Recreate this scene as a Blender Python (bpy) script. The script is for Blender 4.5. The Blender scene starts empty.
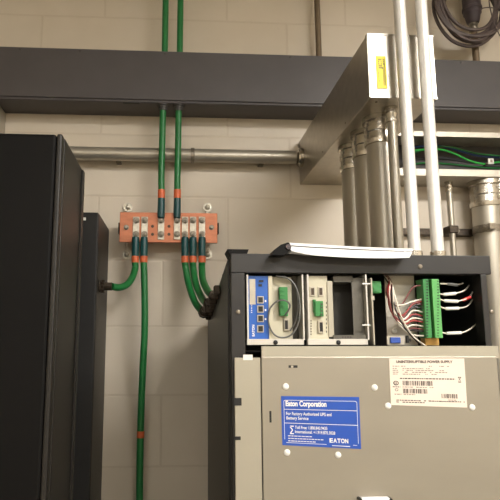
import bpy, bmesh, math, random
from mathutils import Vector, Matrix
random.seed(4)
EYE = 1.55
F = 545.0
PX, PY = 207.0, 250.0
YAW, PITCH = math.radians(-3.3), math.radians(9.2)
C = bpy.context.scene.collection

# ---------------- camera ----------------
cam_d = bpy.data.cameras.new('camera'); cam = bpy.data.objects.new('camera', cam_d); C.objects.link(cam)
cam.location = (0, 0, EYE)
cam.rotation_euler = (math.pi/2 + PITCH, 0, YAW)
cam_d.sensor_width = 36; cam_d.lens = 36*F/500
cam_d.shift_x = (250-PX)/500; cam_d.shift_y = (PY-250)/500
cam_d.clip_start = 0.02
bpy.context.scene.camera = cam
RM = cam.rotation_euler.to_matrix()

def P(px, py, Y):
    """world point on the plane y=Y seen at that place of the photograph"""
    d = RM @ Vector(((px-PX)/F, -(py-PY)/F, -1))
    t = Y/d.y
    return Vector((d.x*t, Y, EYE + d.z*t))

def lin(c):
    return tuple(((v/255)/12.92 if v/255 <= .04045 else ((v/255+.055)/1.055)**2.4) for v in c)

# ---------------- materials ----------------
def mat(name, rgb, rough=.5, metal=0, var=0, vscale=30, bump=0, bscale=200, stretch=(1,1,1), spec=.5, trans=0):
    m = bpy.data.materials.new(name); m.use_nodes = True
    nt = m.node_tree; b = nt.nodes['Principled BSDF']
    c = lin(rgb)
    b.inputs['Base Color'].default_value = (*c, 1)
    b.inputs['Roughness'].default_value = rough; b.inputs['Metallic'].default_value = metal
    b.inputs['Specular IOR Level'].default_value = spec
    b.inputs['Transmission Weight'].default_value = trans
    if var or bump:
        g = nt.nodes.new('ShaderNodeNewGeometry')
        mp = nt.nodes.new('ShaderNodeMapping'); mp.inputs['Scale'].default_value = stretch
        nt.links.new(g.outputs['Position'], mp.inputs['Vector'])
    if var:
        n = nt.nodes.new('ShaderNodeTexNoise'); n.inputs['Scale'].default_value = vscale; n.inputs['Detail'].default_value = 4
        nt.links.new(mp.outputs['Vector'], n.inputs['Vector'])
        r = nt.nodes.new('ShaderNodeValToRGB')
        r.color_ramp.elements[0].position = .3; r.color_ramp.elements[1].position = .7
        r.color_ramp.elements[0].color = (*[max(0, v*(1-var)) for v in c], 1)
        r.color_ramp.elements[1].color = (*[min(1, v*(1+var)) for v in c], 1)
        nt.links.new(n.outputs['Fac'], r.inputs['Fac']); nt.links.new(r.outputs['Color'], b.inputs['Base Color'])
    if bump:
        n2 = nt.nodes.new('ShaderNodeTexNoise'); n2.inputs['Scale'].default_value = bscale; n2.inputs['Detail'].default_value = 3
        nt.links.new(mp.outputs['Vector'], n2.inputs['Vector'])
        bp = nt.nodes.new('ShaderNodeBump'); bp.inputs['Strength'].default_value = bump; bp.inputs['Distance'].default_value = .002
        nt.links.new(n2.outputs['Fac'], bp.inputs['Height']); nt.links.new(bp.outputs['Normal'], b.inputs['Normal'])
    return m

WALLY = 1.68
def block_material():
    m = bpy.data.materials.new('painted_block'); m.use_nodes = True
    nt = m.node_tree; N = nt.nodes; L = nt.links; b = N['Principled BSDF']
    g = N.new('ShaderNodeNewGeometry'); s = N.new('ShaderNodeSeparateXYZ'); L.new(g.outputs['Position'], s.inputs[0])
    j = P(162, 326.5, WALLY); BW, RH = .4064, .2032
    ax = N.new('ShaderNodeMath'); ax.operation = 'SUBTRACT'; ax.inputs[1].default_value = j.x - 10*BW
    az = N.new('ShaderNodeMath'); az.operation = 'SUBTRACT'; az.inputs[1].default_value = j.z - 21*RH
    L.new(s.outputs['X'], ax.inputs[0]); L.new(s.outputs['Z'], az.inputs[0])
    cb = N.new('ShaderNodeCombineXYZ'); L.new(ax.outputs[0], cb.inputs[0]); L.new(az.outputs[0], cb.inputs[1])
    def brick(ms, sm):
        t = N.new('ShaderNodeTexBrick'); t.offset = .5; t.offset_frequency = 2
        t.inputs['Scale'].default_value = 1; t.inputs['Mortar Size'].default_value = ms
        t.inputs['Mortar Smooth'].default_value = sm; t.inputs['Bias'].default_value = 0
        t.inputs['Brick Width'].default_value = BW; t.inputs['Row Height'].default_value = RH
        L.new(cb.outputs[0], t.inputs['Vector']); return t
    t = brick(.0045, .6)
    t.inputs['Color1'].default_value = (*lin((214, 203, 187)), 1)
    t.inputs['Color2'].default_value = (*lin((212, 201, 185)), 1)
    t.inputs['Mortar'].default_value = (*lin((206, 194, 177)), 1)
    n = N.new('ShaderNodeTexNoise'); n.inputs['Scale'].default_value = 5; n.inputs['Detail'].default_value = 6
    L.new(g.outputs['Position'], n.inputs['Vector'])
    mx = N.new('ShaderNodeMix'); mx.data_type = 'RGBA'; mx.blend_type = 'MULTIPLY'; mx.inputs[0].default_value = 1
    r = N.new('ShaderNodeValToRGB'); r.color_ramp.elements[0].color = (.93, .92, .9, 1); r.color_ramp.elements[1].color = (1, 1, 1, 1)
    r.color_ramp.elements[0].position = .35; r.color_ramp.elements[1].position = .65
    L.new(n.outputs['Fac'], r.inputs['Fac']); L.new(t.outputs['Color'], mx.inputs[6]); L.new(r.outputs['Color'], mx.inputs[7])
    L.new(mx.outputs[2], b.inputs['Base Color'])
    n2 = N.new('ShaderNodeTexNoise'); n2.inputs['Scale'].default_value = 160; n2.inputs['Detail'].default_value = 4
    L.new(g.outputs['Position'], n2.inputs['Vector'])
    sub = N.new('ShaderNodeMath'); sub.operation = 'MULTIPLY_ADD'; sub.inputs[1].default_value = .18
    inv = N.new('ShaderNodeMath'); inv.operation = 'SUBTRACT'; inv.inputs[0].default_value = 1; L.new(t.outputs['Fac'], inv.inputs[1])
    L.new(n2.outputs['Fac'], sub.inputs[0]); L.new(inv.outputs[0], sub.inputs[2])
    bp = N.new('ShaderNodeBump'); bp.inputs['Strength'].default_value = .25; bp.inputs['Distance'].default_value = .003
    L.new(sub.outputs[0], bp.inputs['Height']); L.new(bp.outputs['Normal'], b.inputs['Normal'])
    b.inputs['Roughness'].default_value = .45
    return m

M = dict(
    block=block_material(),
    paint=mat('beige_paint', (205, 195, 175), .6, bump=.1),
    ceil=mat('ceiling_paint', (215, 210, 198), .8, bump=.2),
    floor=mat('floor_tile', (120, 115, 105), .4, var=.1, vscale=12),
    duct=mat('dark_duct_enamel', (74, 70, 71), .5, var=.05, vscale=14, bump=.08),
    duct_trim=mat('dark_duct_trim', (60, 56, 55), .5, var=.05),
    black=mat('black_powder_coat', (13, 12, 12), .55, spec=.15, bump=.15, bscale=600, var=.08, vscale=60),
    black_lit=mat('black_lit_side_coat', (33, 30, 27), .45, spec=.4, bump=.15, bscale=600, var=.06, vscale=40),  # same coat as the door, lightened where cabinet sides catch the light
    frame=mat('charcoal_frame_enamel', (36, 34, 34), .42, bump=.1, bscale=500, var=.05),
    dark=mat('dark_interior', (22, 21, 21), .6, var=.2),
    galv=mat('galvanised_sheet', (180, 174, 163), .36, .88, var=.08, vscale=40, bump=.04, bscale=300),
    galvtrough=mat('galvanised_trough', (190, 184, 172), .45, .6, var=.06, vscale=40),
    emt=mat('steel_conduit', (178, 172, 160), .36, .65, var=.12, vscale=26, stretch=(1, 1, .15), bump=.05),
    emth=mat('steel_conduit_worn', (172, 166, 154), .36, .6, var=.22, vscale=30, stretch=(.3, 1, 1), bump=.08),
    emtw=mat('bright_conduit', (226, 224, 220), .4, .3, var=.04, vscale=26),
    zinc=mat('die_cast_fitting', (196, 190, 180), .22, .92, var=.15, vscale=80, bump=.25, bscale=120),
    dim_steel=mat('dim_lit_conduit', (120, 104, 84), .5, .4, var=.1, vscale=30),  # steel conduit, dim light above the wireway put into its brown colour
    green=mat('green_cable_jacket', (28, 112, 56), .4, var=.06, vscale=40),
    gthin=mat('green_wire_jacket', (44, 160, 66), .4, var=.04),
    bthin=mat('blue_wire_jacket', (40, 70, 140), .4, var=.04),
    kthin=mat('dark_wire_jacket', (40, 42, 46), .4, var=.04),
    shrink=mat('teal_heat_shrink', (20, 72, 74), .35, var=.15, vscale=120),
    tape=mat('orange_tape', (214, 104, 62), .5, var=.08, vscale=90),
    copper=mat('copper_bar', (180, 114, 84), .42, .5, var=.16, vscale=22, stretch=(1, 1, 3)),
    tin=mat('tinned_lug', (196, 190, 176), .35, .5, var=.15, vscale=120),
    bolt=mat('zinc_bolt', (138, 130, 118), .32, .7, var=.2, vscale=150),
    brown=mat('bronze_fitting', (66, 56, 46), .45, .5, var=.4, vscale=120, bump=.5, bscale=200),
    panel=mat('zinc_plated_panel', (160, 153, 140), .4, .5, var=.035, vscale=6, bump=.03, stretch=(1, 1, 3)),
    panel2=mat('zinc_plated_strip', (174, 168, 153), .42, .4, var=.03, vscale=6),
    traymetal=mat('tray_metal', (204, 200, 192), .45, .3),
    white=mat('white_plastic', (232, 230, 224), .5, var=.02),
    paper=mat('white_paper', (246, 246, 248), .6, var=.01),
    label=mat('cream_label', (228, 212, 198), .5, var=.01),
    ink=mat('black_ink', (74, 66, 62), .6, var=.02),
    inkgrey=mat('grey_ink', (150, 136, 126), .6, var=.02),
    blue=mat('blue_label', (34, 78, 170), .4, var=.02),
    yellow=mat('yellow_label', (250, 226, 40), .5, var=.02),
    cardblue=mat('blue_faceplate', (38, 92, 178), .4, var=.04),
    cream=mat('cream_faceplate', (196, 190, 168), .5, var=.04),
    port=mat('port_black', (20, 20, 22), .4, var=.1),
    portm=mat('port_shell', (190, 184, 172), .3, .7, var=.1),
    tgreen=mat('terminal_green', (54, 130, 68), .45, var=.08, vscale=200),
    tgreen2=mat('terminal_light_green', (92, 166, 92), .45, var=.08, vscale=200),
    vga=mat('vga_blue', (52, 84, 168), .4, var=.05),
    grey=mat('grey_card_panel', (92, 89, 82), .45, .3, var=.08, vscale=50),
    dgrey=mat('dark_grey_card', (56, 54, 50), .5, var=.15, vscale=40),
    greycable=mat('grey_cable_jacket', (96, 96, 94), .45, var=.05),
    wred=mat('red_wire', (150, 44, 40), .45, var=.05), wwhite=mat('white_wire', (228, 220, 206), .45, var=.03),
    wblack=mat('black_wire', (36, 30, 30), .45, var=.05), wpurple=mat('maroon_wire', (120, 66, 62), .45, var=.05),
    redtape=mat('red_tape', (206, 46, 44), .45, var=.05),
    brass=mat('brass_rail', (190, 150, 84), .4, .5, var=.1),
    purple=mat('dark_rubber', (72, 62, 66), .55, var=.1), coil=mat('dark_cord_jacket', (84, 72, 70), .5, var=.1),
    tan=mat('tan_fixture_body', (225, 222, 214), .5, var=.02),
)

# ---------------- mesh helpers ----------------
def new(): return bmesh.new()
def box(bm, x0, x1, y0, y1, z0, z1, bev=0, seg=1):
    r = bmesh.ops.create_cube(bm, size=1)
    vs = r['verts']
    for v in vs:
        v.co = Vector(((x0+x1)/2 + v.co.x*abs(x1-x0), (y0+y1)/2 + v.co.y*abs(y1-y0), (z0+z1)/2 + v.co.z*abs(z1-z0)))
    if bev:
        es = list({e for v in vs for e in v.link_edges})
        bmesh.ops.bevel(bm, geom=es, offset=bev, segments=seg, affect='EDGES', profile=.5)
    return bm
def frame_of(d):
    d = d.normalized(); a = Vector((0, 0, 1)) if abs(d.z) < .9 else Vector((1, 0, 0))
    u = d.cross(a).normalized(); return u, d.cross(u).normalized()
def lathe(bm, p0, axis, prof, n=24):
    """prof: list of (distance along axis, radius)"""
    axis = Vector(axis).normalized(); u, w = frame_of(axis); rings = []
    for t, r in prof:
        c = Vector(p0) + axis*t
        rings.append([bm.verts.new(c + (u*math.cos(2*math.pi*k/n) + w*math.sin(2*math.pi*k/n))*max(r, 1e-5)) for k in range(n)])
    for a, b in zip(rings, rings[1:]):
        for k in range(n):
            f = bm.faces.new((a[k], a[(k+1) % n], b[(k+1) % n], b[k])); f.smooth = n > 8
    bm.faces.new(rings[0][::-1]); bm.faces.new(rings[-1])
    return bm
def smooth_path(pts, n=10):
    pts = [Vector(p) for p in pts]
    if len(pts) < 3: return pts
    out = []
    q = [2*pts[0]-pts[1]] + pts + [2*pts[-1]-pts[-2]]
    for i in range(1, len(q)-2):
        a, b, c, d = q[i-1:i+3]
        for k in range(n):
            t = k/n
            out.append(.5*((2*b) + (c-a)*t + (2*a-5*b+4*c-d)*t*t + (3*b-a-3*c+d)*t**3))
    out.append(pts[-1]); return out
def tube(bm, pts, r, n=12, smooth=True, sub=10):
    pts = smooth_path(pts, sub) if smooth else [Vector(p) for p in pts]
    rings = []; u = None
    for i, p in enumerate(pts):
        d = (pts[min(i+1, len(pts)-1)] - pts[max(i-1, 0)]).normalized()
        if u is None: u, _ = frame_of(d)
        u = (u - d*u.dot(d)).normalized(); w = d.cross(u)
        rings.append([bm.verts.new(p + (u*math.cos(2*math.pi*k/n) + w*math.sin(2*math.pi*k/n))*r) for k in range(n)])
    for a, b in zip(rings, rings[1:]):
        for k in range(n):
            f = bm.faces.new((a[k], a[(k+1) % n], b[(k+1) % n], b[k])); f.smooth = True
    bm.faces.new(rings[0][::-1]); bm.faces.new(rings[-1])
    return bm
def prism(bm, poly, axis, a0, a1):
    """poly in the two other axes, extruded along axis ('x','y','z')"""
    def mk(p, a):
        return {'x': (a, p[0], p[1]), 'y': (p[0], a, p[1]), 'z': (p[0], p[1], a)}[axis]
    A = [bm.verts.new(mk(p, a0)) for p in poly]; B = [bm.verts.new(mk(p, a1)) for p in poly]
    bm.faces.new(A); bm.faces.new(B[::-1]); n = len(poly)
    for i in range(n): bm.faces.new((A[i], B[i], B[(i+1) % n], A[(i+1) % n]))
    return bm
def obj(name, bm, m, parent=None, label=None):
    bmesh.ops.recalc_face_normals(bm, faces=bm.faces)
    for e in bm.edges:
        if len(e.link_faces) == 2 and e.calc_face_angle(0) > .6: e.smooth = False
    me = bpy.data.meshes.new(name); bm.to_mesh(me); bm.free()
    o = bpy.data.objects.new(name, me); C.objects.link(o)
    me.materials.append(M[m] if isinstance(m, str) else m)
    if parent:
        o.parent = parent; o.matrix_parent_inverse = Matrix.Identity(4)
        w = Vector((0, 0, 0)); q = parent
        while q: w += q.location; q = q.parent
        o.location = -w if w.length else (0, 0, 0)
    if label: o['label'] = label
    return o
def obj_each(name, bm, m, parent=None, label=None):
    bm.verts.ensure_lookup_table(); left = set(bm.verts); out = []
    while left:
        st = [left.pop()]; isl = set(st)
        while st:
            v = st.pop()
            for e in v.link_edges:
                o = e.other_vert(v)
                if o not in isl: isl.add(o); left.discard(o); st.append(o)
        nb = new(); mp = {v: nb.verts.new(v.co) for v in isl}
        for f in {f for v in isl for f in v.link_faces}:
            nf = nb.faces.new([mp[v] for v in f.verts]); nf.smooth = f.smooth
        out.append(obj(name, nb, m, parent, label))
    bm.free(); return out
def tag(o, label, cat, group=None):
    o['label'] = label; o['category'] = cat
    if group: o['group'] = group
    return o
def thing(name, label, cat, loc=(0, 0, 0), group=None):
    o = bpy.data.objects.new(name, None); C.objects.link(o); o.location = loc; o.empty_display_size = .05
    return tag(o, label, cat, group)
def struct(name, bm, m):
    o = obj(name, bm, m); o['kind'] = 'structure'; return o
def text(bm, s, x, z, y, size, bold=0, sx=1.0):
    """lettering standing on the plane y, left end x, baseline z, facing the viewer"""
    cu = bpy.data.curves.new('lettering', 'FONT'); cu.body = s; cu.size = size; cu.offset = bold; cu.extrude = .0001
    o = bpy.data.objects.new('lettering', cu); C.objects.link(o)
    dg = bpy.context.evaluated_depsgraph_get(); dg.update()
    me = o.evaluated_get(dg).to_mesh()
    mx = Matrix.Translation((x, y, z)) @ Matrix.Rotation(math.pi/2, 4, 'X') @ Matrix.Scale(sx, 4, (1, 0, 0))
    t = bmesh.new(); t.from_mesh(me); bmesh.ops.transform(t, matrix=mx, verts=t.verts)
    tmp = bpy.data.meshes.new('tmp'); t.to_mesh(tmp); t.free(); bm.from_mesh(tmp); bpy.data.meshes.remove(tmp)
    o.evaluated_get(dg).to_mesh_clear(); bpy.data.objects.remove(o); bpy.data.curves.remove(cu)
def mask_x(px, py, Y): return P(px, py, Y).x
def mask_z(px, py, Y): return P(px, py, Y).z

# ---------------- room ----------------
XL, XR, YB, ZC = -2.3, 2.4, -3.6, EYE+1.32
struct('wall_back', box(new(), XL, XR, WALLY, WALLY+.15, 0, ZC), 'block')
struct('wall_left', box(new(), XL-.15, XL, YB, WALLY+.15, 0, ZC), 'paint')
struct('wall_right', box(new(), XR, XR+.15, YB, WALLY+.15, 0, ZC), 'paint')
struct('wall_front', box(new(), XL-.15, XR+.15, YB-.15, YB, 0, ZC), 'paint')
struct('floor', box(new(), XL-.15, XR+.15, YB-.15, WALLY+.15, -.1, 0), 'floor')
struct('ceiling', box(new(), XL-.15, XR+.15, YB-.15, WALLY+.15, ZC, ZC+.1), 'ceil')

# ---------------- dark wireway along the wall ----------------
GF = 1.568
gz0 = mask_z(200, 103.3, GF); gz1 = mask_z(200, 52.5, GF)
g = thing('wireway', 'long dark grey sheet metal wireway running across the block wall above the conduit', 'wireway', (0, WALLY, gz0))
bm = new()
box(bm, -1.6, 1.7, GF+.004, WALLY-.001, gz0, gz1, .002)
obj('duct_body', bm, 'duct', g)
bm = new()
box(bm, -1.6, 1.7, GF-.001, GF+.004, gz0+.008, gz1, .001)
obj('front_cover', bm, 'duct', g)
bm = new()
for px in (20, 80, 165, 290, 460):
    p = P(px, 55, GF); lathe(bm, (p.x, GF-.001, gz1-.008), (0, -1, 0), [(0, .003), (.0015, .003), (.002, .001)], 10)
obj_each('cover_screw', bm, 'duct_trim', g)
bm = new(); p = P(131, 103, GF)
box(bm, p.x-.025, p.x+.025, GF+.005, GF+.014, gz0-.0012, gz0+.0005); obj('cover_latch', bm, 'dark', g)

# vertical drop at the far left, under the wireway
xr = P(5.5, 125, WALLY).x
w = box(new(), xr-.15, xr, 1.57, WALLY, 0, gz0, .002)
tag(obj('vertical_duct', w, 'galvtrough'), 'grey vertical duct dropping from the wireway behind the tall black cabinet', 'duct')

# ---------------- horizontal steel conduit ----------------
DF = 1.035
bx0 = P(370.5, 97, DF).x; bx1 = P(437.5, 97, DF).x
bz0 = P(371, 97.5, DF).z; bz1 = P(368.5, 33.5, DF).z
r = .0213
pc = P(190, 155.5, 1.635)
h = thing('horizontal_conduit', 'worn galvanised steel conduit running horizontally into the side of the protruding duct', 'conduit', (pc.x, 1.635, pc.z))
obj('pipe', lathe(new(), (xr+.001, 1.635, pc.z), (1, 0, 0), [(0, r), (P(300, 155, 1.635).x-.015-xr, r)], 32), 'emth', h)
xc = P(192.5, 155, 1.635).x
obj('coupling_band', lathe(new(), (xc-.006, 1.635, pc.z), (1, 0, 0), [(0, r+.001), (.001, r+.003), (.011, r+.003), (.012, r+.001)], 32), 'bolt', h, 'narrow dark steel joint band')
xe = P(297, 155, 1.635).x
obj('connector', lathe(new(), (xe, 1.635, pc.z), (1, 0, 0),
    [(0, r+.001), (.002, r+.006), (.008, r+.007), (.0085, r+.003), (.014, r+.003), (.0145, r+.008), (.022, r+.008), (.0225, r+.004), (bx0-xe-.012, r+.004), (bx0-xe-.0115, r+.009), (bx0-xe-.0005, r+.009)], 18), 'zinc', h, 'shiny die cast compression connector')
for px in (118, 262):
    p = P(px, 155, 1.635)
    bm = new(); box(bm, p.x-.008, p.x+.008, 1.655, WALLY, pc.z-.02, pc.z+.02, .001); obj('standoff', bm, 'bolt', h)

# ---------------- galvanised duct + open trough ----------------
TF = 1.56
t = thing('cable_trough', 'galvanised open front cable trough on the wall with a square duct projecting towards the viewer', 'trough', (bx0, WALLY, bz0))
bm = new()
box(bm, bx0, bx1, DF, WALLY-.0, bz0, bz1, .0015)
obj('projecting_duct', bm, 'galv', t)
bm = new()
# folded rim of the duct's end cover
box(bm, bx0-.0012, bx0+.0, DF+.0, DF+.012, bz0, bz1); box(bm, bx0, bx1, DF-.0012, DF, bz0, bz0+.003); box(bm, bx0, bx1, DF-.0012, DF, bz1-.003, bz1)
obj_each('cover_rim', bm, 'galv', t)
tz1 = bz1-.001
X1 = 1.4
bm = new()
box(bm, bx1, X1, TF, WALLY, bz0, bz0+.002)            # bottom
box(bm, bx1, X1, TF, WALLY, tz1-.002, tz1)            # top
box(bm, bx1, X1, TF-.001, TF+.001, bz0, bz0+.021)     # lower lip
box(bm, bx1, X1, TF-.001, TF+.001, tz1-.016, tz1)     # upper lip
obj('trough_body', bm, 'galvtrough', t)
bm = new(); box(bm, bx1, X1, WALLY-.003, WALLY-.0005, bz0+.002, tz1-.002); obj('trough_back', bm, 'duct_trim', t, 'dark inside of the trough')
bm = new()
a = P(375.8, 56, DF-.0014); b = P(387.3, 88.5, DF-.0014)
box(bm, a.x, b.x, DF-.0022, DF-.0013, b.z, a.z); st = obj('warning_sticker', bm, 'yellow', t, 'yellow sticker with dark vertical print')
bm = new()
yy = DF-.0027
for k in range(5):
    x = a.x+.0045+k*.0024
    for q in range(5):
        if random.random() < .8: box(bm, x, x+.0015, yy, yy+.0005, a.z-.007-q*.0045-.0032, a.z-.007-q*.0045)
for q in range(9):
    z = a.z-.033-q*.003
    box(bm, a.x+.003, a.x+.003+random.uniform(.001, .002), yy, yy+.0005, z-.0012, z)
for q in range(3): box(bm, b.x-.0035-q*.002, b.x-.0029-q*.002, yy, yy+.0005, b.z+.006, a.z-.006-q*.01)
obj('print', bm, 'ink', st)
bm = new()
for q in ((bx0+.006, bz0+.02), (bx0+.006, bz1-.02)):
    pass
for yv in (DF+.01, 1.2, 1.4):
    lathe(bm, (bx0, yv, bz0+.012), (-1, 0, 0), [(0, .0028), (.0012, .0028), (.0016, .001)], 10)
lathe(bm, (bx0+.02, DF+.02, bz0), (0, 0, -1), [(0, .003), (.0012, .003), (.002, .001)], 10)
obj_each('duct_screw', bm, 'bolt', t)

# wires in the trough
def wire(name, pts, r, m, label, cat='wire', group=None, n=8, parent=None):
    o = obj(name, tube(new(), pts, r, n), m, parent)
    if not parent: tag(o, label, cat, group)
    elif label: o['label'] = label
    return o
Yw = 1.60
wire('green_wire', [P(404, 152, Yw), P(420, 150, Yw), P(440, 149.5, Yw), P(455, 154, Yw-.01), P(470, 161, Yw-.015), P(485, 164, Yw-.015), P(500, 162, Yw), P(530, 160, Yw)], .0032, 'gthin', 'bright green wire bulging forward in the trough through the white tag')
wire('green_wire', [P(404, 156, Yw+.03), P(430, 148, Yw+.03), P(450, 147, Yw+.03), P(480, 154, Yw+.04), P(530, 158, Yw+.04)], .0028, 'green', 'darker green wire behind the bright one at the top of the trough wires')
wire('green_wire', [P(404, 166, Yw+.03), P(425, 163, Yw+.02), P(448, 164, Yw+.03), P(490, 168, Yw+.04), P(530, 168, Yw+.04)], .0028, 'green', 'lowest green wire lying near the bottom lip of the trough')
wire('blue_wire', [P(404, 148, Yw+.045), P(440, 146, Yw+.045), P(480, 156, Yw+.05), P(530, 158, Yw+.05)], .003, 'bthin', 'blue wire deep in the back of the open trough')
wire('black_wire', [P(404, 160, Yw+.045), P(440, 158, Yw+.05), P(480, 163, Yw+.055), P(530, 163, Yw+.05)], .005, 'kthin', 'black wire behind the green wires in the open trough')
p = P(490.5, 161.5, Yw-.02)
bm = new(); box(bm, p.x-.009, p.x+.009, Yw-.024, Yw-.019, p.z-.009, p.z+.009, .001)
o = tag(obj('wire_tag', bm, 'white'), 'small white tag clipped on the green wire in the trough', 'tag')
bm = new(); box(bm, p.x-.003, p.x+.004, Yw-.0245, Yw-.024, p.z-.004, p.z+.005); obj('print', bm, 'inkgrey', o)
bm = new(); box(bm, p.x-.016, p.x-.009, Yw-.024, Yw-.004, p.z-.011, p.z-.003, .001); obj('clip', bm, 'brown', o, 'brown clip on the wire')

# ---------------- UPS cabinet frame numbers ----------------
UF = .98
ux0 = .097; ux1 = P(497, 400, UF).x
uz1 = P(350, 254.5, UF).z          # top of the front bar
slope_z = P(207, 318, 1.64).z      # rear end of the side panels
def top_z(Y): return uz1-.004 + (slope_z-uz1)*(Y-UF)/(1.64-UF)

# ---------------- conduits from the duct to the cabinet ----------------
def vertical_conduit(name, label, x, Y, r, z0, z1, m='emt', conn=True, coup=.0, group=None):
    e = thing(name, label, 'conduit', (x, Y, z0), group)
    h = r*1.5+.02
    obj('pipe', lathe(new(), (x, Y, z0), (0, 0, 1), [(0, r), (z1-z0-h*.75, r)], 32), m, e)
    if conn:
        s = r*.1+.0008
        obj('connector', lathe(new(), (x, Y, z1-h), (0, 0, 1), [(0, r+.0002), (.001, r+s), (h*.16, r+s*1.3), (h*.18, r+s*.4), (h*.42, r+s*.4), (h*.46, r+s*.9), (h*.62, r+s*.9), (h*.64, r+s*.2), (h*.8, r+s*.2), (h*.82, r+s*1.8), (h-.0003, r+s*1.8)], 28), 'zinc', e)
    return e
cxs = P(380, 140, 1.14).x
for i, (Y, lab) in enumerate(((1.14, 'wide steel conduit under the projecting duct, nearest of the three'),
                              (1.225, 'wide steel conduit under the projecting duct, middle of the three'),
                              (1.325, 'wide steel conduit under the projecting duct, farthest of the three'))):
    vertical_conduit('large_conduit', lab, cxs, Y, .0305, top_z(Y)+.002, bz0, group='wide conduits under the duct')
xs = P(395, 180, 1.08).x
vertical_conduit('small_conduit', 'thin steel conduit under the front end of the projecting duct', xs, 1.08, .0102, top_z(1.08)+.002, bz0)
# two pale pipes rising out of the frame
for px, py, lab in ((407, 130, 'pale vertical pipe in front of the duct, left of the two'), (429.5, 130, 'pale vertical pipe in front of the duct, right of the two')):
    Y = 1.008; p = P(px, py, Y); rr = .0117
    e = thing('pale_pipe', lab, 'pipe', (p.x, Y, top_z(Y)), 'pale pipes rising to the ceiling')
    z0 = top_z(Y)+.001
    obj('pipe', lathe(new(), (p.x, Y, z0), (0, 0, 1), [(0, rr), (ZC-.001-z0, rr)], 32), 'emtw', e)
    obj('foot_connector', lathe(new(), (p.x, Y, z0), (0, 0, 1), [(0, rr+.006), (.004, rr+.006), (.005, rr+.003), (.018, rr+.003), (.019, rr+.0004)], 20), 'zinc', e, 'bright connector at the foot of the pipe')
# right hand side wall conduits
Y = 1.62
p = P(450.5, 210, Y)
thin = vertical_conduit('thin_wall_conduit', 'thin steel conduit on the wall between the pale pipes and the big conduit', p.x, Y, .0092, .02, bz0)
p2 = P(487, 215, 1.618)
big = vertical_conduit('big_wall_conduit', 'big steel conduit on the wall at the right edge under the trough', p2.x, 1.618, .043, .02, bz0)
p3 = P(512, 270, 1.6)
vertical_conduit('medium_wall_conduit', 'steel conduit at the right edge beside the cabinet', P(509, 300, 1.6).x, 1.6, .03, .02, bz0)
sz = P(440, 232, 1.655).z
s = thing('strut_channel', 'dark horizontal strut holding the conduits under the trough', 'strut', (p.x, WALLY, sz))
bm = new(); box(bm, P(400, 232, 1.66).x, P(474, 232, 1.66).x, 1.652, WALLY, sz-.011, sz+.011, .002)
obj('channel', bm, 'brown', s)
bm = new()
box(bm, p.x-.016, p.x+.016, 1.606, 1.651, sz-.012, sz+.012, .003); obj('conduit_clamp', bm, 'brown', s)
bm = new(); lathe(bm, (p.x+.026, 1.648, sz), (0, -1, 0), [(0, .008), (.012, .008), (.012, .004), (.02, .004)], 6); obj('clamp_bolt', bm, 'bolt', s)
bm = new(); lathe(bm, (p2.x, 1.618, sz-.012), (0, 0, 1), [(0, .0435), (.0005, .0455), (.0235, .0455), (.024, .0435)], 32); obj('pipe_strap', bm, 'bolt', s)
bm = new(); q = P(492, 227, 1.56); box(bm, q.x-.011, q.x+.011, 1.555, 1.578, q.z-.008, q.z+.012, .002)
lathe(bm, (q.x-.012, 1.563, q.z+.002), (-1, 0, 0), [(0, .006), (.006, .006), (.006, .003), (.012, .003)], 8); obj('strap_clamp', bm, 'bolt', s)

# ---------------- conduits and cord above the wireway ----------------
p = P(318, 30, 1.64)
tag(obj('wall_riser', lathe(new(), (p.x, 1.64, gz1), (0, 0, 1), [(0, .0095), (ZC-gz1, .0095)], 24), 'dim_steel'), 'steel conduit toned brown for dim light, rising from the wireway behind the projecting duct', 'conduit')
p = P(475, 45, 1.62)
e = thing('plug_riser', 'dull conduit rising from the wireway into the dark cord connector', 'conduit', (p.x, 1.62, gz1))
zc = P(475, 31, 1.62).z
obj('pipe', lathe(new(), (p.x, 1.62, gz1), (0, 0, 1), [(0, .0105), (zc-gz1, .0105)], 24), 'dim_steel', e)
obj('collar', lathe(new(), (p.x, 1.62, zc), (0, 0, 1), [(0, .014), (.008, .015), (.01, .012), (.016, .012), (.018, .014), (.026, .014)], 20), 'bolt', e)
z2 = zc+.0265
k = thing('cord_connector', 'dark grey rubber cord connector on top of the conduit by the coiled cord', 'connector', (p.x, 1.62, z2))
obj('shell', lathe(new(), (p.x, 1.62, z2), (0, 0, 1), [(0, .017), (.006, .02), (.03, .025), (.034, .028), (.09, .029), (.1, .026), (.14, .024)], 24), 'purple', k)
obj('grip_ring', lathe(new(), (p.x, 1.62, z2+.045), (0, 0, 1), [(0, .0292), (.002, .031), (.010, .031), (.012, .0292)], 24), 'purple', k)
cc = P(464.5, 15, 1.61)
bm = new(); pts = []
for i in range(7*26):
    a = 2*math.pi*i/26; loop = i/26
    rx = .099+.017*math.sin(loop*2.4)+.004*math.sin(a*3); rz = .104+.019*math.cos(loop*1.9)
    pts.append(Vector((cc.x+rx*math.cos(a), 1.578-.013*math.sin(loop*1.3), cc.z+.018*math.sin(loop*1.1)*.4+rz*math.sin(a))))
pts.append(pts[-1]+Vector((.03, -.01, .10))); pts.append(pts[-1]+Vector((.02, .06, .10)))
tube(bm, pts, .0056, 8, sub=2)
coil = tag(obj('coiled_cord', bm, 'coil'), 'coil of dark cord hanging at the top right above the wireway', 'cord')
wire('thin_cable', [P(489, -25, 1.57), P(489, 0, 1.555), P(491, 12, 1.55), P(494.5, 24, 1.555), P(500, 36, 1.56)], .0018, 'coil', 'thin brown cable hanging down across the coiled cord', 'cable')
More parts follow.
